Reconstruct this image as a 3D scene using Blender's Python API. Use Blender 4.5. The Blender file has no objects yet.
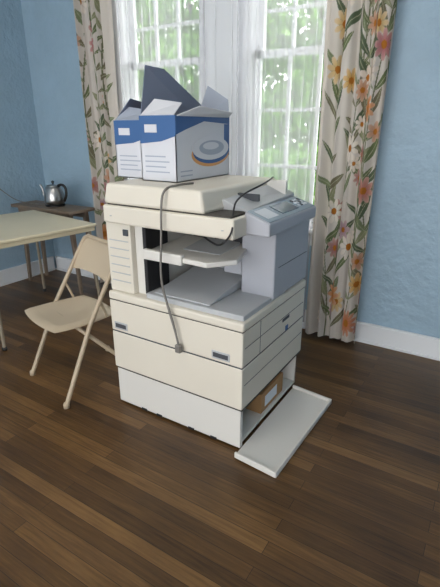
import bpy, bmesh, math, random
import numpy as np
from mathutils import Vector, Matrix
random.seed(4); np.random.seed(4)
scene=bpy.context.scene
col=scene.collection
def L(r,g,b):
    def f(c):
        c/=255
        return c/12.92 if c<=.04045 else ((c+.055)/1.055)**2.4
    return (f(r),f(g),f(b),1)
# ---------------- materials
def mat(name,rgb,rough=.5,metal=0,bump=0,bscale=200,vary=0,vscale=5,spec=.5,bdist=.01):
    m=bpy.data.materials.new(name);m.use_nodes=True
    nt=m.node_tree;b=nt.nodes['Principled BSDF']
    c=L(*rgb);b.inputs['Base Color'].default_value=c
    b.inputs['Roughness'].default_value=rough;b.inputs['Metallic'].default_value=metal
    b.inputs['Specular IOR Level'].default_value=spec
    tc=nt.nodes.new('ShaderNodeTexCoord')
    if vary:
        n=nt.nodes.new('ShaderNodeTexNoise');n.inputs['Scale'].default_value=vscale;n.inputs['Detail'].default_value=4
        nt.links.new(tc.outputs['Object'],n.inputs['Vector'])
        r=nt.nodes.new('ShaderNodeValToRGB')
        r.color_ramp.elements[0].position=.3;r.color_ramp.elements[1].position=.7
        r.color_ramp.elements[0].color=tuple(x*(1-vary) for x in c[:3])+(1,)
        r.color_ramp.elements[1].color=tuple(min(1,x*(1+vary)) for x in c[:3])+(1,)
        nt.links.new(n.outputs['Fac'],r.inputs['Fac']);nt.links.new(r.outputs['Color'],b.inputs['Base Color'])
    if bump:
        n=nt.nodes.new('ShaderNodeTexNoise');n.inputs['Scale'].default_value=bscale;n.inputs['Detail'].default_value=4
        nt.links.new(tc.outputs['Object'],n.inputs['Vector'])
        bp=nt.nodes.new('ShaderNodeBump');bp.inputs['Strength'].default_value=bump;bp.inputs['Distance'].default_value=bdist
        nt.links.new(n.outputs['Fac'],bp.inputs['Height']);nt.links.new(bp.outputs['Normal'],b.inputs['Normal'])
    return m
M_wall=mat('wall_paint',(150,175,192),.48,bump=.8,bscale=24,vary=.05,vscale=5,bdist=.012)
M_trim=mat('trim_paint',(226,228,230),.4)
M_ceil=mat('ceiling_paint',(235,235,232),.8)
M_cream=mat('copier_cream',(216,209,194),.45,bump=.05,bscale=400,vary=.03,vscale=2)
M_cream2=mat('copier_ivory',(214,211,204),.45)
M_lav=mat('copier_grey_shade_tint',(168,170,177),.45)  # lavender shading of the right block, put into its grey base colour
M_tray=mat('copier_tray_grey',(176,178,180),.45)
M_inner=mat('copier_inner',(66,69,74),.6)
M_dark=mat('dark_recess',(28,28,30),.7)
M_seam=mat('seam_shadow_gap',(66,62,56),.7)
M_black=mat('black_rubber',(25,25,27),.5)
M_cordg=mat('grey_cord',(118,114,108),.5)
M_pan=mat('control_panel_blue',(128,146,160),.4)
M_pan2=mat('control_screen',(70,92,112),.2)
M_paper=mat('paper',(210,215,220),.7)
M_chair=mat('chair_enamel',(180,163,138),.4,vary=.04,vscale=8)
M_seat=mat('chair_seat_enamel',(188,171,146),.42)
M_table=mat('table_laminate',(210,199,170),.35,vary=.02)
M_edge=mat('table_edge',(196,185,156),.4)
M_leg=mat('table_leg_metal',(150,140,122),.4,metal=.3)
M_wood=mat('side_table_wood',(122,106,90),.5,vary=.15,vscale=12)
M_steel=mat('kettle_steel',(176,175,174),.28,metal=1)
M_card=mat('cardboard',(158,122,82),.85,vary=.08,vscale=10)
M_white=mat('box_white',(206,207,212),.6)
M_bblue=mat('box_blue',(58,96,146),.55)
M_bnavy=mat('box_slate',(112,121,142),.6)
M_borange=mat('box_orange',(206,150,92),.5)
M_bgrey=mat('box_grey_print',(160,168,182),.6)
M_bark=mat('bark',(90,72,56),.9)
M_grass=mat('grass',(92,122,66),.9,vary=.2,vscale=4)
M_brass=mat('rod_metal',(120,110,95),.35,metal=.8)
# floor
def floor_mat():
    m=bpy.data.materials.new('oak_boards');m.use_nodes=True;nt=m.node_tree;b=nt.nodes['Principled BSDF']
    N=nt.nodes.new;K=nt.links.new
    tc=N('ShaderNodeTexCoord')
    br=N('ShaderNodeTexBrick');br.offset=.37;br.inputs['Scale'].default_value=1
    br.inputs['Brick Width'].default_value=1.3;br.inputs['Row Height'].default_value=.058
    br.inputs['Mortar Size'].default_value=.0013;br.inputs['Mortar Smooth'].default_value=.4
    br.inputs['Color1'].default_value=(0,0,0,1);br.inputs['Color2'].default_value=(1,1,1,1);br.inputs['Mortar'].default_value=(.5,.5,.5,1)
    K(tc.outputs['Object'],br.inputs['Vector'])
    mp=N('ShaderNodeMapping');mp.inputs['Scale'].default_value=(2.2,45,1);K(tc.outputs['Object'],mp.inputs['Vector'])
    n=N('ShaderNodeTexNoise');n.inputs['Scale'].default_value=2;n.inputs['Detail'].default_value=7;n.inputs['Roughness'].default_value=.65
    K(mp.outputs['Vector'],n.inputs['Vector'])
    n2=N('ShaderNodeTexNoise');n2.inputs['Scale'].default_value=2.2;n2.inputs['Detail'].default_value=5
    K(tc.outputs['Object'],n2.inputs['Vector'])
    a=N('ShaderNodeMath');a.operation='MULTIPLY_ADD';a.inputs[1].default_value=.38
    K(br.outputs['Color'],a.inputs[0])
    a2=N('ShaderNodeMath');a2.operation='MULTIPLY_ADD';a2.inputs[1].default_value=.85
    K(n.outputs['Fac'],a2.inputs[0]);
    a3=N('ShaderNodeMath');a3.operation='MULTIPLY_ADD';a3.inputs[1].default_value=.6;a3.inputs[2].default_value=-.43
    K(n2.outputs['Fac'],a3.inputs[0]);K(a3.outputs[0],a2.inputs[2]);K(a2.outputs[0],a.inputs[2])
    r=N('ShaderNodeValToRGB');e=r.color_ramp.elements
    e[0].position=.15;e[0].color=L(54,37,22);e[1].position=.9;e[1].color=L(134,100,60)
    x=e.new(.5);x.color=L(92,66,37)
    K(a.outputs[0],r.inputs['Fac'])
    mx=N('ShaderNodeMix');mx.data_type='RGBA';K(br.outputs['Fac'],mx.inputs['Factor'])
    K(r.outputs['Color'],mx.inputs['A']);mx.inputs['B'].default_value=L(38,26,17)
    K(mx.outputs['Result'],b.inputs['Base Color'])
    rr=N('ShaderNodeMath');rr.operation='MULTIPLY_ADD';rr.inputs[1].default_value=.35;rr.inputs[2].default_value=.18
    K(n2.outputs['Fac'],rr.inputs[0]);K(rr.outputs[0],b.inputs['Roughness'])
    b.inputs['Specular IOR Level'].default_value=.42
    bp=N('ShaderNodeBump');bp.inputs['Strength'].default_value=.25;bp.inputs['Distance'].default_value=.002;bp.invert=True
    K(br.outputs['Fac'],bp.inputs['Height']);K(bp.outputs['Normal'],b.inputs['Normal'])
    return m
M_floor=floor_mat()
def sheer_mat():
    m=bpy.data.materials.new('sheer_fabric');m.use_nodes=True;nt=m.node_tree
    for n in list(nt.nodes):
        if n.type!='OUTPUT_MATERIAL':nt.nodes.remove(n)
    out=[n for n in nt.nodes][0];N=nt.nodes.new;K=nt.links.new
    d=N('ShaderNodeBsdfDiffuse');d.inputs['Color'].default_value=L(240,238,242)
    t=N('ShaderNodeBsdfTranslucent');t.inputs['Color'].default_value=L(246,245,248)
    tr=N('ShaderNodeBsdfTransparent')
    m1=N('ShaderNodeMixShader');m1.inputs[0].default_value=.72;K(d.outputs[0],m1.inputs[1]);K(t.outputs[0],m1.inputs[2])
    m2=N('ShaderNodeMixShader');m2.inputs[0].default_value=.38;K(tr.outputs[0],m2.inputs[1]);K(m1.outputs[0],m2.inputs[2])
    K(m2.outputs[0],out.inputs['Surface']);return m
M_sheer=sheer_mat()
def drape_mat():
    m=bpy.data.materials.new('floral_fabric');m.use_nodes=True;nt=m.node_tree
    for n in list(nt.nodes):
        if n.type!='OUTPUT_MATERIAL':nt.nodes.remove(n)
    out=[n for n in nt.nodes][0];N=nt.nodes.new;K=nt.links.new
    at=N('ShaderNodeAttribute');at.attribute_name='print'
    d=N('ShaderNodeBsdfDiffuse');t=N('ShaderNodeBsdfTranslucent')
    K(at.outputs['Color'],d.inputs['Color']);K(at.outputs['Color'],t.inputs['Color'])
    m1=N('ShaderNodeMixShader');m1.inputs[0].default_value=.22;K(d.outputs[0],m1.inputs[1]);K(t.outputs[0],m1.inputs[2])
    K(m1.outputs[0],out.inputs['Surface']);return m
M_drape=drape_mat()
def glass_mat():
    m=bpy.data.materials.new('window_glass');m.use_nodes=True;nt=m.node_tree
    for n in list(nt.nodes):
        if n.type!='OUTPUT_MATERIAL':nt.nodes.remove(n)
    out=[n for n in nt.nodes][0];N=nt.nodes.new;K=nt.links.new
    g=N('ShaderNodeBsdfGlossy');g.inputs['Roughness'].default_value=.02
    tr=N('ShaderNodeBsdfTransparent');m2=N('ShaderNodeMixShader');m2.inputs[0].default_value=.04
    K(tr.outputs[0],m2.inputs[1]);K(g.outputs[0],m2.inputs[2]);K(m2.outputs[0],out.inputs['Surface']);return m
M_glass=glass_mat()
def leaf_mat():
    m=bpy.data.materials.new('leaves');m.use_nodes=True;nt=m.node_tree
    for n in list(nt.nodes):
        if n.type!='OUTPUT_MATERIAL':nt.nodes.remove(n)
    out=[n for n in nt.nodes][0];N=nt.nodes.new;K=nt.links.new
    g=N('ShaderNodeTexCoord');ns=N('ShaderNodeTexNoise');ns.inputs['Scale'].default_value=6
    K(g.outputs['Object'],ns.inputs['Vector'])
    r=N('ShaderNodeValToRGB');r.color_ramp.elements[0].position=.35;r.color_ramp.elements[1].position=.65
    r.color_ramp.elements[0].color=L(70,116,48);r.color_ramp.elements[1].color=L(142,186,92)
    K(ns.outputs['Fac'],r.inputs['Fac'])
    d=N('ShaderNodeBsdfDiffuse');t=N('ShaderNodeBsdfTranslucent');K(r.outputs[0],d.inputs[0]);K(r.outputs[0],t.inputs[0])
    m1=N('ShaderNodeMixShader');m1.inputs[0].default_value=.5;K(d.outputs[0],m1.inputs[1]);K(t.outputs[0],m1.inputs[2])
    K(m1.outputs[0],out.inputs['Surface']);return m
M_leaf=leaf_mat()
# ---------------- builders
def mesh_obj(name,verts,faces,m,parent=None,smooth=False,bevel=0,seg=2):
    me=bpy.data.meshes.new(name);me.from_pydata([tuple(v) for v in verts],[],faces);me.update()
    o=bpy.data.objects.new(name,me);col.objects.link(o)
    me.materials.append(m)
    bm=bmesh.new();bm.from_mesh(me);bmesh.ops.recalc_face_normals(bm,faces=bm.faces);bm.to_mesh(me);bm.free()
    if smooth:
        for p in me.polygons:p.use_smooth=True
    if bevel:
        md=o.modifiers.new('bevel','BEVEL');md.width=bevel;md.segments=seg;md.limit_method='ANGLE'
    if parent:o.parent=parent
    return o
BF=[(0,1,2,3),(4,5,6,7),(0,1,5,4),(1,2,6,5),(2,3,7,6),(3,0,4,7)]
def hexa(name,v8,m,parent=None,bevel=.004,seg=2):
    return mesh_obj(name,v8,BF,m,parent,bevel=bevel,seg=seg)
def box(name,a,b,m,parent=None,bevel=.004,seg=2):
    x0,y0,z0=a;x1,y1,z1=b
    return hexa(name,[(x0,y0,z0),(x1,y0,z0),(x1,y1,z0),(x0,y1,z0),(x0,y0,z1),(x1,y0,z1),(x1,y1,z1),(x0,y1,z1)],m,parent,bevel,seg)
def empty(name,loc=(0,0,0)):
    o=bpy.data.objects.new(name,None);col.objects.link(o);o.empty_display_size=.1;return o
def tube(name,pts,r,m,parent=None,smooth=True,cyc=False,bez=False):
    cu=bpy.data.curves.new(name,'CURVE');cu.dimensions='3D';cu.bevel_depth=r;cu.bevel_resolution=4;cu.use_fill_caps=True
    if bez:
        sp=cu.splines.new('NURBS');sp.points.add(len(pts)-1)
        for i,p in enumerate(pts):sp.points[i].co=(*p,1)
        sp.use_endpoint_u=True;sp.order_u=3;sp.resolution_u=8
    else:
        sp=cu.splines.new('POLY');sp.points.add(len(pts)-1)
        for i,p in enumerate(pts):sp.points[i].co=(*p,1)
    sp.use_cyclic_u=cyc
    o=bpy.data.objects.new(name,cu);col.objects.link(o)
    dg=bpy.context.evaluated_depsgraph_get();me=bpy.data.meshes.new_from_object(o.evaluated_get(dg))
    bpy.data.objects.remove(o);me.name=name
    o=bpy.data.objects.new(name,me);col.objects.link(o);me.materials.clear();me.materials.append(m)
    for p in me.polygons:p.use_smooth=True
    if parent:o.parent=parent
    return o
def lathe(name,prof,m,c,parent=None,n=32):
    vs=[];fs=[]
    for r,z in prof:
        for i in range(n):
            a=2*math.pi*i/n;vs.append((c[0]+r*math.cos(a),c[1]+r*math.sin(a),c[2]+z))
    for j in range(len(prof)-1):
        for i in range(n):
            fs.append((j*n+i,j*n+(i+1)%n,(j+1)*n+(i+1)%n,(j+1)*n+i))
    fs.append(tuple(range(n)));fs.append(tuple(range((len(prof)-1)*n,len(prof)*n)))
    return mesh_obj(name,vs,fs,m,parent,smooth=True)
def boxes_mesh(name,lst,m,parent=None,bevel=0):
    vs=[];fs=[]
    for a,b in lst:
        x0,y0,z0=a;x1,y1,z1=b;k=len(vs)
        vs+=[(x0,y0,z0),(x1,y0,z0),(x1,y1,z0),(x0,y1,z0),(x0,y0,z1),(x1,y0,z1),(x1,y1,z1),(x0,y1,z1)]
        fs+=[tuple(i+k for i in f) for f in BF]
    return mesh_obj(name,vs,fs,m,parent,bevel=bevel)
# ---------------- room
YW=2.9;XL=-3.85;H=3.2
W1=(-2.72,-1.95);W2=(-1.60,-.83);ZS=.75;ZT=2.95
XR=2.2
box('floor',(XL-.15,-2.6,-.12),(XR,YW+.0,0),M_floor,bevel=0)
boxes_mesh('wall_back',[((XL-.15,YW,-.12),(W1[0],YW+.16,H)),((W1[1],YW,-.12),(W2[0],YW+.16,H)),((W2[1],YW,-.12),(XR,YW+.16,H)),
 ((W1[0],YW,-.12),(W1[1],YW+.16,ZS)),((W2[0],YW,-.12),(W2[1],YW+.16,ZS)),((W1[0],YW,ZT),(W1[1],YW+.16,H)),((W2[0],YW,ZT),(W2[1],YW+.16,H))],M_wall)
box('wall_left',(XL-.15,-2.6,0),(XL,YW,H),M_wall,bevel=0)
box('wall_right_baffle',(XR,-2.6,0),(XR+.15,YW,H),M_wall,bevel=0)  # unseen wall, added to hold back sky light so the windows read brighter
# unseen rear wall, added to cut sky light; wide opening lets the rest in
boxes_mesh('wall_rear_baffle',[((XL-.15,-2.75,0),(-3.1,-2.6,H)),((1.5,-2.75,0),(XR+.15,-2.6,H)),((-3.1,-2.75,2.6),(1.5,-2.6,H))],M_wall)
box('ceiling',(XL-.15,-2.75,H),(XR+.15,YW+.16,H+.1),M_ceil,bevel=0)
def baseb(name,a,b,axis):
    g=empty(name)
    if axis=='x':
        box('board',(a,YW-.018,0),(b,YW,.125),M_trim,g,.002)
        box('cap',(a,YW-.024,.125),(b,YW,.145),M_trim,g,.005)
        box('shoe',(a,YW-.032,0),(b,YW-.018,.02),M_trim,g,.005)
    else:
        box('board',(XL,a,0),(XL+.018,b,.125),M_trim,g,.002)
        box('cap',(XL,a,.125),(XL+.024,b,.145),M_trim,g,.005)
        box('shoe',(XL+.018,a,0),(XL+.032,b,.02),M_trim,g,.005)
baseb('baseboard_back',XL+.032,XR,'x');baseb('baseboard_left',-2.6,YW-.032,'y')
# windows
for i,(a,b) in enumerate((W1,W2)):
    g=empty(f'window_{i+1}')
    y0=YW+.05
    J=.03
    L_=[((a,YW,ZS),(a+J,YW+.14,ZT)),((b-J,YW,ZS),(b,YW+.14,ZT)),((a,YW,ZT-J),(b,YW+.14,ZT)),((a,YW,ZS),(b,YW+.14,ZS+J))]
    boxes_mesh('jamb',L_,M_trim,g)
    zm=1.85
    def sash(nm,y,z0,z1,rows):
        s=.045;A=a+J;B=b-J
        l=[((A,y,z0),(A+s,y+.03,z1)),((B-s,y,z0),(B,y+.03,z1)),((A,y,z0),(B,y+.03,z0+s)),((A,y,z1-s),(B,y+.03,z1))]
        for k in (1,2):
            x=A+s+(B-A-2*s)*k/3;l.append(((x-.011,y+.004,z0),(x+.011,y+.026,z1)))
        for k in range(1,rows):
            z=z0+(z1-z0)*k/rows;l.append(((A,y+.005,z-.011),(B,y+.025,z+.011)))
        boxes_mesh(nm,l,M_trim,g)
        box(nm+'_glass',(A+.01,y+.013,z0+.01),(B-.01,y+.017,z1-.01),M_glass,g,0)
    sash('lower_sash',y0,ZS+J,zm+.022,3);sash('upper_sash',y0+.035,zm-.022,ZT-J,4)
    if i==0: box('stool',(a-.1,YW-.05,ZS-.03),(b+.17,YW,ZS),M_trim,g,.006)
    else: box('stool',(a-.17,YW-.05,ZS-.03),(b+.1,YW,ZS),M_trim,g,.006)
g=empty('trim_1')
c0=-1.95;c1=-1.60
box('mullion_board',(c0-.005,YW-.018,ZS),(c1+.005,YW,ZT+.1),M_trim,g,.003)
box('bead_1',(c0-.005,YW-.03,ZS),(c0+.02,YW-.018,ZT+.1),M_trim,g,.004)
box('bead_2',(c1-.02,YW-.03,ZS),(c1+.005,YW-.018,ZT+.1),M_trim,g,.004)
box('bead_3',(c0+.10,YW-.028,ZS),(c0+.12,YW-.018,ZT+.1),M_trim,g,.004)
box('bead_4',(c1-.12,YW-.028,ZS),(c1-.10,YW-.018,ZT+.1),M_trim,g,.004)
g=empty('trim_2')
box('casing_left',(W1[0]-.11,YW-.022,ZS-.1),(W1[0]+.005,YW,ZT+.1),M_trim,g,.004)
box('casing_right',(W2[1]-.005,YW-.022,ZS-.1),(W2[1]+.11,YW,ZT+.1),M_trim,g,.004)
box('casing_top',(W1[0]-.11,YW-.022,ZT),(W2[1]+.11,YW-.0005,ZT+.12),M_trim,g,.004)
box('apron',(W1[0]-.1,YW-.018,ZS-.12),(W2[1]+.1,YW,ZS-.03),M_trim,g,.004)
# ---------------- curtains
def curtain(name,x0,x1,yc,amp,nf,z0,z1,m,nx,nz,pat=None,flat=1.0,ph=0,flare=.0):
    t=np.linspace(0,1,nx);z=np.linspace(z0,z1,nz)
    T,Z=np.meshgrid(t,z)
    k=(Z-z0)/(z1-z0)
    wob=.5*np.sin(2.1*Z+ph)+.35*np.sin(4.3*Z+ph*2)*(1-k)
    A=amp*(.75+.35*np.sin(T*7+ph))
    Y=yc+A*np.sin(2*math.pi*nf*T+wob+ph)+.25*amp*np.sin(2*math.pi*nf*2.3*T+1.2*Z)
    X=x0+(x1-x0)*T+.010*np.sin(2*math.pi*nf*T*1.0+1.1+wob)+(T-.5)*flare*(1-k)
    V=np.stack([X,Y,Z],-1).reshape(-1,3)
    idx=np.arange(nx*nz).reshape(nz,nx)
    F=np.stack([idx[:-1,:-1],idx[:-1,1:],idx[1:,1:],idx[1:,:-1]],-1).reshape(-1,4)
    me=bpy.data.meshes.new(name);me.from_pydata(V.tolist(),[],F.tolist());me.update()
    me.polygons.foreach_set('use_smooth',[True]*len(me.polygons))
    if pat is not None:
        C=pat(T*flat,Z)
        at=me.color_attributes.new('print','FLOAT_COLOR','POINT')
        at.data.foreach_set('color',np.concatenate([C.reshape(-1,3),np.ones((nx*nz,1))],1).ravel())
    me.materials.append(m)
    o=bpy.data.objects.new(name,me);col.objects.link(o);return o
def c3(*a):return np.array(L(*a)[:3])
def floral(seed,stemx,big=()):
    rs=random.Random(seed)
    fl=[];lv=[]
    pal=[(190,142,112),(170,116,112),(224,214,200),(174,142,152),(208,178,124),(226,216,204)]
    gr=[(108,118,84),(126,136,104),(92,104,82),(144,146,114),(122,116,94)]
    stems=[]
    for sx in stemx:
        stems.append((sx,rs.uniform(0,6),rs.uniform(.04,.08),rs.uniform(2.0,3.2)))
    for (sx,p,a,f) in stems:
        z=.05+rs.uniform(0,.15)
        while z<2.8:
            cx=sx+a*math.sin(f*z+p)
            sd=rs.choice((-1,1))
            for sg in (sd,-sd):
                if rs.random()<.95:
                    ang=rs.uniform(.3,1.1)*sg
                    ln=rs.uniform(.14,.28)
                    lv.append((cx+math.sin(ang)*ln*.5,z+math.cos(ang)*ln*.5,ang,ln*.52,rs.uniform(.013,.027),rs.choice(gr)))
            if rs.random()<.24:
                ang=rs.uniform(.6,1.4)*rs.choice((-1,1))
                fl.append((cx+math.sin(ang)*.09,z+.05,rs.uniform(.05,.085),rs.choice((6,8,9)),rs.choice(pal),rs.uniform(0,6)))
            z+=rs.uniform(.09,.16)
    for b in big:fl.append(b)
    def pat(S,Z):
        C=np.ones(S.shape+(3,))*c3(212,204,195)
        for (sx,p,a,f) in stems:
            d=np.abs(S-(sx+a*np.sin(f*Z+p)))
            C[d<.0045]=c3(116,120,92)
        for (x,z,an,l,w,cc) in lv:
            m=(np.abs(S-x)<l*1.1)&(np.abs(Z-z)<l*1.1)
            dx=S[m]-x;dz=Z[m]-z
            u=dx*math.sin(an)+dz*math.cos(an);v=dx*math.cos(an)-dz*math.sin(an)
            q=(np.abs(v)<w*np.clip(1-(u/l)**2,0,1))&(np.abs(u)<l)
            cm=C[m];cm[q]=c3(*cc);cm[q&(np.abs(v)<.002)]=c3(168,168,142);C[m]=cm
        for (x,z,r,n_,cc,p) in fl:
            m=(np.abs(S-x)<r*1.1)&(np.abs(Z-z)<r*1.1)
            dx=S[m]-x;dz=Z[m]-z
            rr=np.hypot(dx,dz);th=np.arctan2(dz,dx)
            e=r*(.55+.45*np.abs(np.cos(th*n_/2+p)))
            cm=C[m];q=rr<e
            base=c3(*cc)
            k=np.clip(rr/np.maximum(e,1e-6),0,1)[:,None]**2
            mixc=base*(1-.4*k)+c3(228,212,198)*(.4*k)
            mixc=mixc*(1-.22*(np.abs(np.cos(th*n_/2+p))<.35)[:,None])
            cm[q]=mixc[q]
            q3=rr<r*.27;cm[q3]=c3(176,112,48)
            C[m]=cm
        return C
    return pat
ORN=(204,132,66);WHT=(232,224,212);GLD=(210,166,94);PNK=(180,112,116)
big=[(.50,.34,.105,10,ORN,0),(.80,.16,.10,12,(196,118,76),1),(.28,.15,.08,9,WHT,.5),(.66,.68,.09,9,WHT,2),(.86,.44,.08,8,GLD,0),(.40,.90,.08,8,WHT,1),(.84,1.04,.085,8,(186,122,110),1),(.58,1.28,.08,9,WHT,1),(.78,1.50,.08,9,ORN,2),(.88,1.82,.08,8,PNK,0),(.70,2.1,.08,8,(180,110,104),1),(.45,1.65,.07,8,GLD,1)]
curtain('floral_curtain',-1.04,-.65,2.79,.036,4.5,.025,3.0,M_drape,300,640,floral(3,(.34,.58,.74,.9),big),1.0,.4,0)
big2=[(.3,.5,.09,8,ORN,0),(.5,.9,.08,8,PNK,0),(.35,1.3,.08,9,WHT,1),(.6,1.6,.07,8,ORN,1),(.6,1.15,.08,8,GLD,1),(.4,2.0,.08,8,PNK,1)]
curtain('floral_curtain.001',-3.08,-2.72,2.80,.030,5,.025,3.0,M_drape,260,560,floral(8,(.2,.45,.72),big2),.9,1.7)
curtain('sheer_curtain',-2.69,-1.90,2.845,.012,11,.06,2.98,M_sheer,300,60,ph=.3)
curtain('sheer_curtain.001',-1.66,-1.065,2.845,.012,9,.06,2.98,M_sheer,260,60,ph=1.3)
g=empty('curtain_rod')
tube('rod',[(-3.35,2.80,3.03),(-.5,2.80,3.03)],.014,M_brass,g)
for x in(-3.3,-1.78,-.55):
    tube('bracket',[(x,2.80,3.03),(x,2.9,3.03)],.008,M_brass,g)
# ---------------- copier
g=empty('photocopier')
X0=-1.562;X1=-.80;Y0=1.46;Y1=2.14
P=g
boxes_mesh('cabinet_shell',[((X0+.008,Y0+.006,.012),(X1-.008,Y0+.03,.212)),((X0+.008,Y1-.03,.012),(X1-.02,Y1-.01,.212)),((X0+.008,Y0+.03,.012),(X0+.04,Y1-.03,.212)),((X0+.04,Y0+.03,.02),(X1-.015,Y1-.03,.035)),((X0+.04,Y0+.03,.2),(X1-.015,Y1-.03,.212))],M_cream2,P,bevel=.003)
for x in(X0+.06,X0+.38,X1-.10):
    box('foot',(x,Y0+.05,0),(x+.05,Y0+.1,.013),M_black,P,.002);box('foot',(x,Y1-.1,0),(x+.05,Y1-.05,.013),M_black,P,.002)
for x in (-1.40,-1.30,-1.10,-.97):
    box('base_notch',(x,Y0+.003,.008),(x+.035,Y0+.02,.02),M_dark,P,.001)
box('lower_drawer',(X0,Y0,.222),(X1,Y1,.428),M_cream,P,.006)
box('seam',(X0+.012,Y0+.008,.21),(X1-.004,Y1-.004,.225),M_seam,P,0)
box('upper_drawer',(X0,Y0,.434),(X1,Y1,.60),M_cream,P,.006)
box('seam_2',(X0+.004,Y0+.004,.425),(X1-.004,Y1-.004,.437),M_inner,P,0)
box('seam_3',(X0+.004,Y0+.003,.596),(X1-.003,Y1-.004,.604),M_seam,P,0)
box('deck',(X0,Y0-.004,.603),(X1+.004,Y1,.645),M_cream,P,.010)
for (a,b) in((-1.538,-1.453),(-.955,-.862)):
    box('grip_frame',(a,Y0-.003,.448),(b,Y0+.002,.486),M_tray,P,.002)
    box('grip_slot',(a+.008,Y0-.0045,.456),(b-.008,Y0,.478),M_inner,P,.001)
for z in(.34,.52):
    box('side_line',(X1-.001,Y0+.02,z),(X1+.0008,Y1-.02,z+.003),M_inner,P,0)
box('side_split',(X1-.001,1.62,.44),(X1+.0008,1.623,.598),M_inner,P,0)
box('nameplate',(X1,1.86,.50),(X1+.002,1.94,.515),M_inner,P,0)
box('badge',(X1,1.90,.44),(X1+.002,1.93,.465),M_bblue,P,0)
box('left_column',(X0,Y0+.02,.645),(-1.41,Y1,.985),M_cream,P,.006)
box('left_column_inset',(-1.41,Y0+.05,.645),(-1.355,Y1,.985),M_cream2,P,.004)
box('column_slot',(-1.355,Y0+.04,.655),(-1.335,Y0+.2,.98),M_dark,P,.002)
for z in (.70,.74,.78,.82,.86,.90):
    box('column_rib',(X0+.02,Y0+.016,z),(-1.425,Y0+.021,z+.004),M_tray,P,0)
box('column_latch',(-1.45,Y0+.012,.93),(-1.42,Y0+.02,.96),M_inner,P,.003)
box('bay_back',(-1.355,1.90,.645),(-.97,Y1,.985),M_inner,P,.003)
box('bay_floor',(-1.335,Y0+.02,.64),(-.81,1.90,.668),M_tray,P,.004)
hexa('bay_ramp',[(-1.30,1.50,.668),(-.99,1.50,.668),(-.99,1.89,.668),(-1.30,1.89,.668),(-1.30,1.50,.674),(-.99,1.50,.674),(-.99,1.89,.73),(-1.30,1.89,.73)],M_tray,P,.003)
box('bay_fin',(-1.16,1.84,.73),(-1.13,1.91,.95),M_tray,P,.004)
box('bay_fin_2',(-1.24,1.86,.73),(-1.22,1.91,.90),M_tray,P,.004)
box('bay_roller_bar',(-1.33,1.82,.93),(-.98,1.90,.97),M_inner,P,.008)
box('bay_duct',(-1.08,1.76,.74),(-.98,1.90,.84),M_lav,P,.008)
box('bay_slot_dark',(-1.33,1.895,.75),(-1.0,1.90,.78),M_dark,P,0)
box('right_block',(-.97,1.74,.655),(X1,Y1,.985),M_lav,P,.008)
box('right_block_line',(X1-.001,1.78,.80),(X1+.001,Y1-.02,.803),M_inner,P,0)
mesh_obj('output_tray',[(-1.34,1.50,.845),(-.99,1.48,.845),(-.90,1.58,.85),(-.96,1.80,.86),(-1.34,1.82,.86),
 (-1.34,1.50,.868),(-.99,1.48,.868),(-.90,1.58,.873),(-.96,1.80,.883),(-1.34,1.82,.883)],
 [(0,1,2,3,4),(5,6,7,8,9),(0,1,6,5),(1,2,7,6),(2,3,8,7),(3,4,9,8),(4,0,5,9)],M_cream2,P,bevel=.005)
box('tray_lip',(-1.34,1.475,.835),(-1.12,1.505,.882),M_cream2,P,.006)
hexa('tray_stop',[(-1.20,1.60,.87),(-1.0,1.60,.87),(-1.0,1.78,.88),(-1.20,1.78,.88),(-1.20,1.60,.876),(-1.0,1.60,.876),(-1.0,1.78,.895),(-1.20,1.78,.895)],M_tray,P,.003)
box('scanner_body',(X0+.012,Y0-.002,.985),(-.85,Y1-.02,1.068),M_cream,P,.010)
box('scanner_gap',(X0+.03,Y0+.015,1.06),(-.87,Y1-.03,1.076),M_seam,P,0)
for x in(-1.50,-.90):
    lathe('screw',[(.006,0),(.006,.003)],M_tray,(x,Y0-.001,1.02),P,12)
hexa('document_cover',[(X0+.018,Y0,1.074),(-.99,Y0,1.074),(-.93,Y1-.06,1.074),(X0+.018,Y1-.06,1.074),(X0+.03,Y0+.012,1.165),(-1.01,Y0+.012,1.165),(-.97,Y1-.06,1.165),(X0+.03,Y1-.06,1.165)],M_cream,P,.014,3)
hexa('feeder_tray',[(-1.0,1.60,1.074),(-.86,1.60,1.074),(-.86,2.06,1.074),(-1.0,2.06,1.074),(-1.0,1.60,1.12),(-.86,1.60,1.082),(-.86,2.06,1.10),(-1.0,2.06,1.16)],M_tray,P,.006)
box('feeder_guide',(-.99,1.98,1.10),(-.87,2.0,1.165),M_cream2,P,.004)
box('feeder_guide_2',(-.99,1.72,1.10),(-.88,1.735,1.13),M_inner,P,.003)
hexa('control_panel',[(-.86,1.56,.99),(-.745,1.56,.99),(-.745,2.07,.99),(-.86,2.07,.99),(-.86,1.56,1.085),(-.745,1.56,1.045),(-.745,2.07,1.045),(-.86,2.07,1.085)],M_lav,P,.008)
def onp(nm,xa,xb,ya,yb,m,h=.003):
    zz=lambda x:1.085+(x+.86)*(-.04/.115)
    hexa(nm,[(xa,ya,zz(xa)-.001),(xb,ya,zz(xb)-.001),(xb,yb,zz(xb)-.001),(xa,yb,zz(xa)-.001),(xa,ya,zz(xa)+h),(xb,ya,zz(xb)+h),(xb,yb,zz(xb)+h),(xa,yb,zz(xa)+h)],m,P,0)
onp('panel_face',-.854,-.752,1.575,2.055,M_pan,.002)
onp('screen',-.838,-.772,1.74,1.91,M_pan2,.004)
onp('button_pad',-.838,-.772,1.60,1.70,M_paper,.003)
for i in range(4):
    for j in range(3):
        onp('key',-.832+j*.02,-.820+j*.02,1.94+i*.025,1.955+i*.025,M_paper if (i+j)%3 else M_inner,.006)
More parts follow.
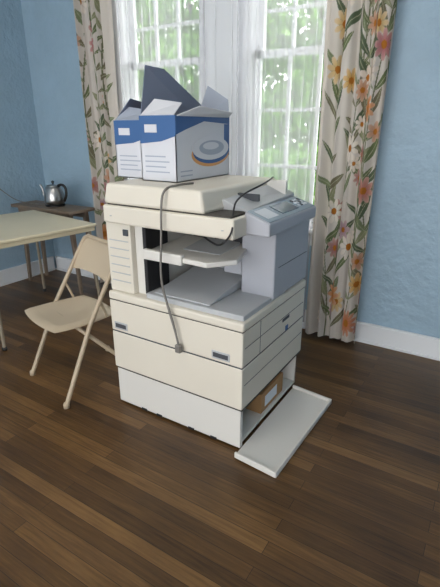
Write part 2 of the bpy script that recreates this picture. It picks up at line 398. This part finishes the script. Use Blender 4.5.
hexa('open_door',[(-.80,1.405,.012),(-.59,1.395,.002),(-.575,2.05,.002),(-.80,2.06,.012),(-.80,1.405,.024),(-.59,1.395,.014),(-.575,2.05,.014),(-.80,2.06,.024)],M_cream2,P,.003)
for a,b in(((-.80,1.40),(-.592,1.392)),((-.592,1.392),(-.572,2.052)),((-.572,2.052),(-.80,2.062))):
    d=Vector((b[0]-a[0],b[1]-a[1],0)).normalized();n=Vector((-d.y,d.x,0))*.012
    za=.012 if a[0]<-.7 else .002;zb_=.012 if b[0]<-.7 else .002
    A=Vector((*a,0));B=Vector((*b,0))
    hexa('door_rim',[A+Vector((0,0,za)),B+Vector((0,0,zb_)),B+n+Vector((0,0,zb_)),A+n+Vector((0,0,za)),A+Vector((0,0,za+.028)),B+Vector((0,0,zb_+.028)),B+n+Vector((0,0,zb_+.028)),A+n+Vector((0,0,za+.028))],M_cream2,P,.003)
g=empty('toner_carton')
box('carton',(-1.10,1.72,.036),(-.83,1.98,.15),M_card,g,.003)
box('label',(-.8305,1.76,.06),(-.829,1.90,.12),M_paper,g,0)
box('carton_top',(-1.06,1.80,.15),(-.85,2.02,.19),M_borange,g,.003)
g=empty('power_cord')
tube('cord',[(-1.15,1.62,1.172),(-1.17,1.52,1.174),(-1.18,1.445,1.16),(-1.185,1.435,1.08),(-1.19,1.435,.95),(-1.20,1.43,.82),(-1.19,1.43,.72),(-1.15,1.435,.60),(-1.125,1.435,.50),(-1.12,1.437,.47)],.005,M_cordg,g,bez=True)
tube('cord_return',[(-1.12,1.437,.47),(-1.13,1.436,.52),(-1.175,1.434,.66),(-1.20,1.434,.76)],.0045,M_cordg,g,bez=True)
box('plug',(-1.135,1.425,.435),(-1.105,1.448,.475),M_cordg,g,.005)
g=empty('cable')
tube('cable_run',[(-.95,2.0,1.175),(-.90,1.85,1.17),(-.93,1.62,1.13),(-.88,1.5,1.08),(-.845,1.444,1.02),(-.90,1.444,.96),(-.98,1.50,.955),(-1.05,1.55,.96)],.004,M_black,g,bez=True)
# ---------------- boxes on top
def carton(name,x0,x1,y0,y1,z0,z1,flaps):
    g=empty(name);t=.004
    boxes_mesh('walls',[((x0,y0,z0),(x1,y0+t,z1)),((x0,y1-t,z0),(x1,y1,z1)),((x0,y0,z0),(x0+t,y1,z1)),((x1-t,y0,z0),(x1,y1,z1)),((x0,y0,z0),(x1,y1,z0+t))],M_white,g)
    boxes_mesh('inner_liner',[((x0+t,y0+t,z0+.01),(x1-t,y0+2*t,z1-.002)),((x0+t,y1-2*t,z0+.01),(x1-t,y1-t,z1-.002)),((x0+t,y0+t,z0+.01),(x0+2*t,y1-t,z1-.002)),((x1-2*t,y0+t,z0+.01),(x1-t,y1-t,z1-.002))],M_card,g)
    e=.0012
    h=z1-z0
    pts=[(x0,z1),(x1,z1),(x1,z1-h*.30),(x0+.6*(x1-x0),z1-h*.38),(x0,z1-h*.42)]
    n=len(pts)
    mesh_obj('front_blue_print',[(a,y0-e,b) for a,b in pts]+[(a,y0,b) for a,b in pts],[tuple(range(n)),tuple(range(n,2*n))]+[(i,(i+1)%n,n+(i+1)%n,n+i) for i in range(n)],M_bblue,g)
    box('front_logo',(x0+.03,y0-2*e,z1-h*.25),(x0+.10,y0-e,z1-h*.13),M_white,g,0)
    for k in range(4):
        box('front_text',(x0+.025,y0-e,z0+h*(.38-.08*k)),(x1-.06+.02*(k%2),y0,z0+h*(.40-.08*k)),M_bgrey,g,0)
    pts=[(y0,z1),(y1,z1),(y1,z1-h*.12),(y0+.22,z1-h*.08),(y0+.08,z1-h*.20),(y0,z1-h*.28)]
    n=len(pts)
    mesh_obj('side_blue_print',[(x1+e,a,b) for a,b in pts]+[(x1,a,b) for a,b in pts],[tuple(range(n)),tuple(range(n,2*n))]+[(i,(i+1)%n,n+(i+1)%n,n+i) for i in range(n)],M_bblue,g)
    box('side_blue_end',(x1,y1-.05,z0+h*.35),(x1+e,y1,z1-h*.12),M_bblue,g,0)
    def disc(nm,yc,zc,ry,rz,m,off):
        vs=[(x1+off,yc+ry*math.cos(a),zc+rz*math.sin(a)) for a in [2*math.pi*i/28 for i in range(28)]]
        vs2=[(x1,v[1],v[2]) for v in vs]
        fs=[tuple(range(28)),tuple(range(28,56))]+[(i,(i+1)%28,28+(i+1)%28,28+i) for i in range(28)]
        mesh_obj(nm,vs+vs2,fs,m,g)
    ym=(y0+y1)/2
    disc('swoosh_orange',ym+.055,z0+h*.40,.165,h*.21,M_borange,.0016)
    disc('swoosh_blue',ym+.06,z0+h*.44,.16,h*.20,M_bblue,.0022)
    disc('swoosh_white',ym+.055,z0+h*.49,.16,h*.19,M_white,.0028)
    disc('product_print',ym+.06,z0+h*.50,.11,h*.12,M_bgrey,.0034)
    disc('product_highlight',ym+.05,z0+h*.53,.07,h*.06,M_white,.0040)
    for k in range(2):
        box('side_text',(x1,y0+.03,z0+h*(.08+.07*k)),(x1+e,y0+.12,z0+h*(.10+.07*k)),M_bgrey,g,0)
    for nm,pts,m in flaps:
        pts=[Vector(p) for p in pts];nn=(pts[1]-pts[0]).cross(pts[2]-pts[0]).normalized()*.0035
        k=len(pts);vs=pts+[p+nn for p in pts]
        fs=[tuple(range(k)),tuple(range(k,2*k))]+[(i,(i+1)%k,k+(i+1)%k,k+i) for i in range(k)]
        mesh_obj(nm,vs,fs,m,g)
    return g
zb=1.166;zt=1.448
bx=(-1.448,-1.245)
carton('cardboard_box',bx[0],bx[1],1.63,2.08,zb,zt,[
 ('flap_left',[(bx[0],1.64,zt),(bx[0],2.07,zt),(bx[0]+.01,2.11,1.51),(bx[0]+.0,1.82,1.655),(bx[0]-.01,1.70,1.66)],M_bnavy),
 ('flap_back',[(bx[0]+.01,2.08,zt),(bx[1]-.0,2.08,zt),(bx[1]-.03,2.12,1.53),(bx[0]+.05,2.12,1.60)],M_bgrey),
 ('flap_front',[(bx[0]+.01,1.63,zt),(bx[1]-.005,1.63,zt),(bx[1]-.02,1.71,zt+.05),(bx[0]+.03,1.71,zt+.07)],M_white),
 ('flap_right',[(bx[1],1.64,zt),(bx[1],2.07,zt),(bx[1]+.05,2.03,zt+.02),(bx[1]+.045,1.75,zt+.04)],M_white)])
ax=(-1.655,-1.458)
carton('cardboard_box.001',ax[0],ax[1],1.68,2.04,zb,1.43,[
 ('flap_left',[(ax[0],1.69,1.43),(ax[0],2.03,1.43),(ax[0]+.02,2.0,1.50),(ax[0]+.05,1.75,1.53)],M_bnavy),
 ('flap_front',[(ax[0]+.01,1.68,1.43),(ax[1]-.005,1.68,1.43),(ax[1]-.02,1.76,1.47),(ax[0]+.03,1.76,1.49)],M_bgrey),
 ('flap_back',[(ax[0]+.01,2.04,1.43),(ax[1]-.005,2.04,1.43),(ax[1]-.02,2.02,1.56),(ax[0]+.03,2.02,1.57)],M_white)])
# ---------------- folding chair
g=empty('folding_chair')
R=Vector((.966,-.26,0)).normalized();B=Vector((.26,.966,0)).normalized();O=Vector((-1.978,1.330,0))
def cp(r,b,z):
    v=O+R*r+B*b;return (v.x,v.y,z)
t=.0125
pts=[cp(-.23,0,.012),cp(-.215,.19,.42),cp(-.205,.36,.70)]
arch=[cp(-.20,.385,.745),cp(-.185,.405,.785),cp(-.155,.415,.80),cp(.155,.415,.80),cp(.185,.405,.785),cp(.20,.385,.745)]
tube('main_frame',pts+arch+[cp(.205,.36,.70),cp(.215,.19,.42),cp(.23,0,.012)],t,M_chair,g)
tube('rear_legs',[cp(-.20,.49,.012),cp(-.185,.12,.425),cp(.185,.12,.425),cp(.20,.49,.012)],.0115,M_chair,g)
tube('rear_crossbar',[cp(-.196,.43,.08),cp(.196,.43,.08)],.008,M_chair,g)
for s_ in(-1,1):
    for b,w in ((0,.23),(.49,.20)):
        lathe('foot_cap',[(.016,0),(.016,.02),(.013,.03)],M_chair,cp(s_*w,b,0),g,14)
    tube('side_link',[cp(s_*.20,.30,.43),cp(s_*.208,.265,.53)],.007,M_chair,g)
sv=[];sf=[];n=14
def seatz(u,v):return .445-.012*(1-u*u)*(1-v*v)
for top_ in(0,1):
    for i in range(n+1):
        for j in range(n+1):
            u=-1+2*i/n;v=-1+2*j/n
            uu=u*math.sqrt(1-.22*v*v);vv=v*math.sqrt(1-.22*u*u)
            edge=max(abs(u),abs(v))
            z=seatz(u,v)-(.016 if edge>.99 else 0)-(.004 if top_ else 0)
            sv.append(cp(uu*.215*(1-.05*v),.185+vv*.205,z))
for tt in(0,1):
    for i in range(n):
        for j in range(n):
            k=tt*(n+1)**2+i*(n+1)+j;sf.append((k,k+1,k+n+2,k+n+1))
mesh_obj('seat',sv,sf,M_seat,g,smooth=True)
vs=[];fs=[];n=12;m_=5
for tt in(0,1):
    for i in range(n+1):
        for j in range(m_+1):
            u=-1+2*i/n;w=j/m_
            z=.625+.165*w-.012*(abs(u)**4)*(1 if j==0 else 0)
            bb=.318+(.405-.318)*w+.02*(1-u*u)+tt*.006
            vs.append(cp(u*.198,bb,z))
for tt in(0,1):
    for i in range(n):
        for j in range(m_):
            k=tt*(n+1)*(m_+1)+i*(m_+1)+j;fs.append((k,k+1,k+m_+2,k+m_+1))
mesh_obj('backrest',vs,fs,M_seat,g,smooth=True)
# ---------------- card table
g=empty('card_table')
ex=Vector((.99,-.14,0)).normalized();ey=Vector((.14,.99,0)).normalized();C=Vector((-3.0,1.947,0))
def tp(a,b,z):
    v=C+ex*a+ey*b;return(v.x,v.y,z)
def tbox(nm,a0,a1,b0,b1,z0,z1,m,bev=.004):
    return hexa(nm,[tp(a0,b0,z0),tp(a1,b0,z0),tp(a1,b1,z0),tp(a0,b1,z0),tp(a0,b0,z1),tp(a1,b0,z1),tp(a1,b1,z1),tp(a0,b1,z1)],m,g,bev)
tbox('top',-.45,.45,-.42,.40,.712,.735,M_table,.008)
for q in((-.44,.44,-.41,-.39),(-.44,.44,.37,.39),(-.44,-.42,-.41,.39),(.42,.44,-.41,.39)):
    tbox('rail',*q,.682,.712,M_edge,.003)
for a in(-.41,.41):
    for b in(-.38,.36):
        tube('leg',[tp(a,b,.70),tp(a+.02*(1 if a>0 else -1),b+.02*(1 if b>0 else -1),.01)],.0115,M_leg,g)
        q=tp(a+.02*(1 if a>0 else -1),b+.02*(1 if b>0 else -1),0);lathe('leg_cap',[(.016,0),(.016,.025)],M_black,q,g,12)
# ---------------- side table
g=empty('side_table')
box('top',(-3.80,2.46,.715),(-3.0,2.735,.742),M_wood,g,.005)
box('apron_front',(-3.74,2.49,.65),(-3.06,2.508,.715),M_wood,g,.003)
box('apron_back',(-3.74,2.69,.65),(-3.06,2.708,.715),M_wood,g,.003)
for x,dx in((-3.72,-.03),(-3.08,.05)):
    for y,dy in((2.52,-.01),(2.69,.01)):
        a=.02;c=.013
        hexa('leg',[(x+dx-c,y+dy-c,0),(x+dx+c,y+dy-c,0),(x+dx+c,y+dy+c,0),(x+dx-c,y+dy+c,0),(x-a,y-a,.715),(x+a,y-a,.715),(x+a,y+a,.715),(x-a,y+a,.715)],M_wood,g,.003)
g=empty('electric_kettle');kc=(-3.36,2.61,.742)
lathe('base',[(.082,0),(.085,.008),(.078,.018)],M_black,kc,g)
lathe('body',[(.074,.018),(.088,.03),(.090,.06),(.083,.11),(.068,.155),(.06,.17)],M_steel,kc,g)
lathe('lid',[(.06,.17),(.054,.18),(.02,.188)],M_steel,kc,g)
lathe('lid_knob',[(.008,.187),(.008,.198),(.014,.206),(.012,.216),(.004,.22)],M_black,kc,g)
tube('spout',[(kc[0]-.07,kc[1]-.02,kc[2]+.06),(kc[0]-.11,kc[1]-.03,kc[2]+.08),(kc[0]-.10,kc[1]-.03,kc[2]+.14),(kc[0]-.13,kc[1]-.035,kc[2]+.18)],.009,M_steel,g,bez=True)
tube('handle',[(kc[0]+.05,kc[1]+.01,kc[2]+.175),(kc[0]+.085,kc[1]+.015,kc[2]+.195),(kc[0]+.14,kc[1]+.02,kc[2]+.17),(kc[0]+.135,kc[1]+.02,kc[2]+.09),(kc[0]+.105,kc[1]+.015,kc[2]+.05)],.012,M_black,g,bez=True)
g=empty('kettle_cord')
tube('cord',[(XL+.002,2.30,1.0),(XL+.03,2.33,.95),(-3.80,2.44,.83),(-3.76,2.52,.76),(-3.68,2.58,.748),(-3.5,2.56,.747),(-3.445,2.60,.748)],.004,M_cordg,g,bez=True)
box('wall_plug',(XL,2.28,.98),(XL+.025,2.32,1.03),M_trim,g,.004)
# ---------------- outside
box('ground',(-30,3.1,-.7),(14,30,-.6),M_grass,bevel=0)
def foliage(name,centers,nleaf,size,trunk=None):
    g=empty(name);rng=np.random.RandomState(len(name)+nleaf)
    vs=[];fs=[]
    for (c,r) in centers:
        k=int(nleaf)
        d=rng.normal(size=(k,3));d/=np.linalg.norm(d,axis=1)[:,None]
        p=np.array(c)+d*np.array(r)*(rng.uniform(.35,1,(k,1))**.5)
        for q in p:
            a=rng.normal(size=3);a/=np.linalg.norm(a);b=np.cross(a,rng.normal(size=3));b/=np.linalg.norm(b)
            s=size*rng.uniform(.6,1.2);i=len(vs)
            vs+=[tuple(q-a*s),tuple(q+b*s*.45),tuple(q+a*s),tuple(q-b*s*.45)];fs.append((i,i+1,i+2,i+3))
    me=bpy.data.meshes.new('leaves');me.from_pydata(vs,[],fs);me.materials.append(M_leaf)
    o=bpy.data.objects.new('leaves',me);col.objects.link(o);o.parent=g
    if trunk:
        for j,(pts,r) in enumerate(trunk):tube('trunk' if j==0 else 'branch',pts,r,M_bark,g)
foliage('hedge',[((x,5.6+.2*math.sin(x*3),.25+.15*math.sin(x*5)),(.7,.6,.95)) for x in np.arange(-8,-.4,.6)],1500,.07)
foliage('tree',[((-7.6,8.5,3.2),(1.7,1.2,1.3)),((-6.2,8.8,4.0),(1.5,1.2,1.2)),((-8.6,8.8,4.8),(1.3,1.2,1.0)),((-7.2,8.2,2.0),(1.2,1,1)),((-5.8,8.3,2.3),(1.1,1,.9)),((-5.0,8.9,3.1),(.9,1,.8))],2300,.11,[([(-7.3,8.7,-.6),(-7.2,8.7,2.0),(-7.4,8.6,4.5)],.16),([(-7.2,8.7,1.8),(-6.2,8.8,3.8)],.08)])
foliage('tree.001',[((-3.4,8.6,3.4),(1.3,1.1,1.1)),((-4.3,8.8,2.2),(1.2,1,1.1)),((-2.6,8.4,2.0),(1.2,1,1.0)),((-3.4,8.2,1.4),(1.3,1,.8))],2300,.11,[([(-3.4,8.8,-.6),(-3.3,8.7,2.0),(-3.4,8.6,4.0)],.13)])
# ---------------- light
w=bpy.data.worlds.new('World');scene.world=w;w.use_nodes=True
bg=w.node_tree.nodes['Background'];bg.inputs[0].default_value=(.98,.985,1,1);bg.inputs[1].default_value=4.5
def area(name,loc,rot,size,e,colr=(1,1,1)):
    l=bpy.data.lights.new(name,'AREA');l.energy=e;l.size=size;l.color=colr
    o=bpy.data.objects.new(name,l);col.objects.link(o);o.location=loc;o.rotation_euler=rot;return o
area('fill_light',(-1.2,.4,3.1),(0,0,0),1.2,16,(1,.94,.86))  # added area lamp under the ceiling, soft fill for the interior
# ---------------- camera
cam=bpy.data.cameras.new('camera');co=bpy.data.objects.new('camera',cam);col.objects.link(co)
cam.sensor_fit='VERTICAL';cam.sensor_height=24;cam.lens=24*445/587;cam.clip_start=.02
co.location=(0,0,1.4);co.rotation_euler=(math.radians(90-20.5),0,math.radians(32))
scene.camera=co
scene.view_settings.view_transform='Standard'
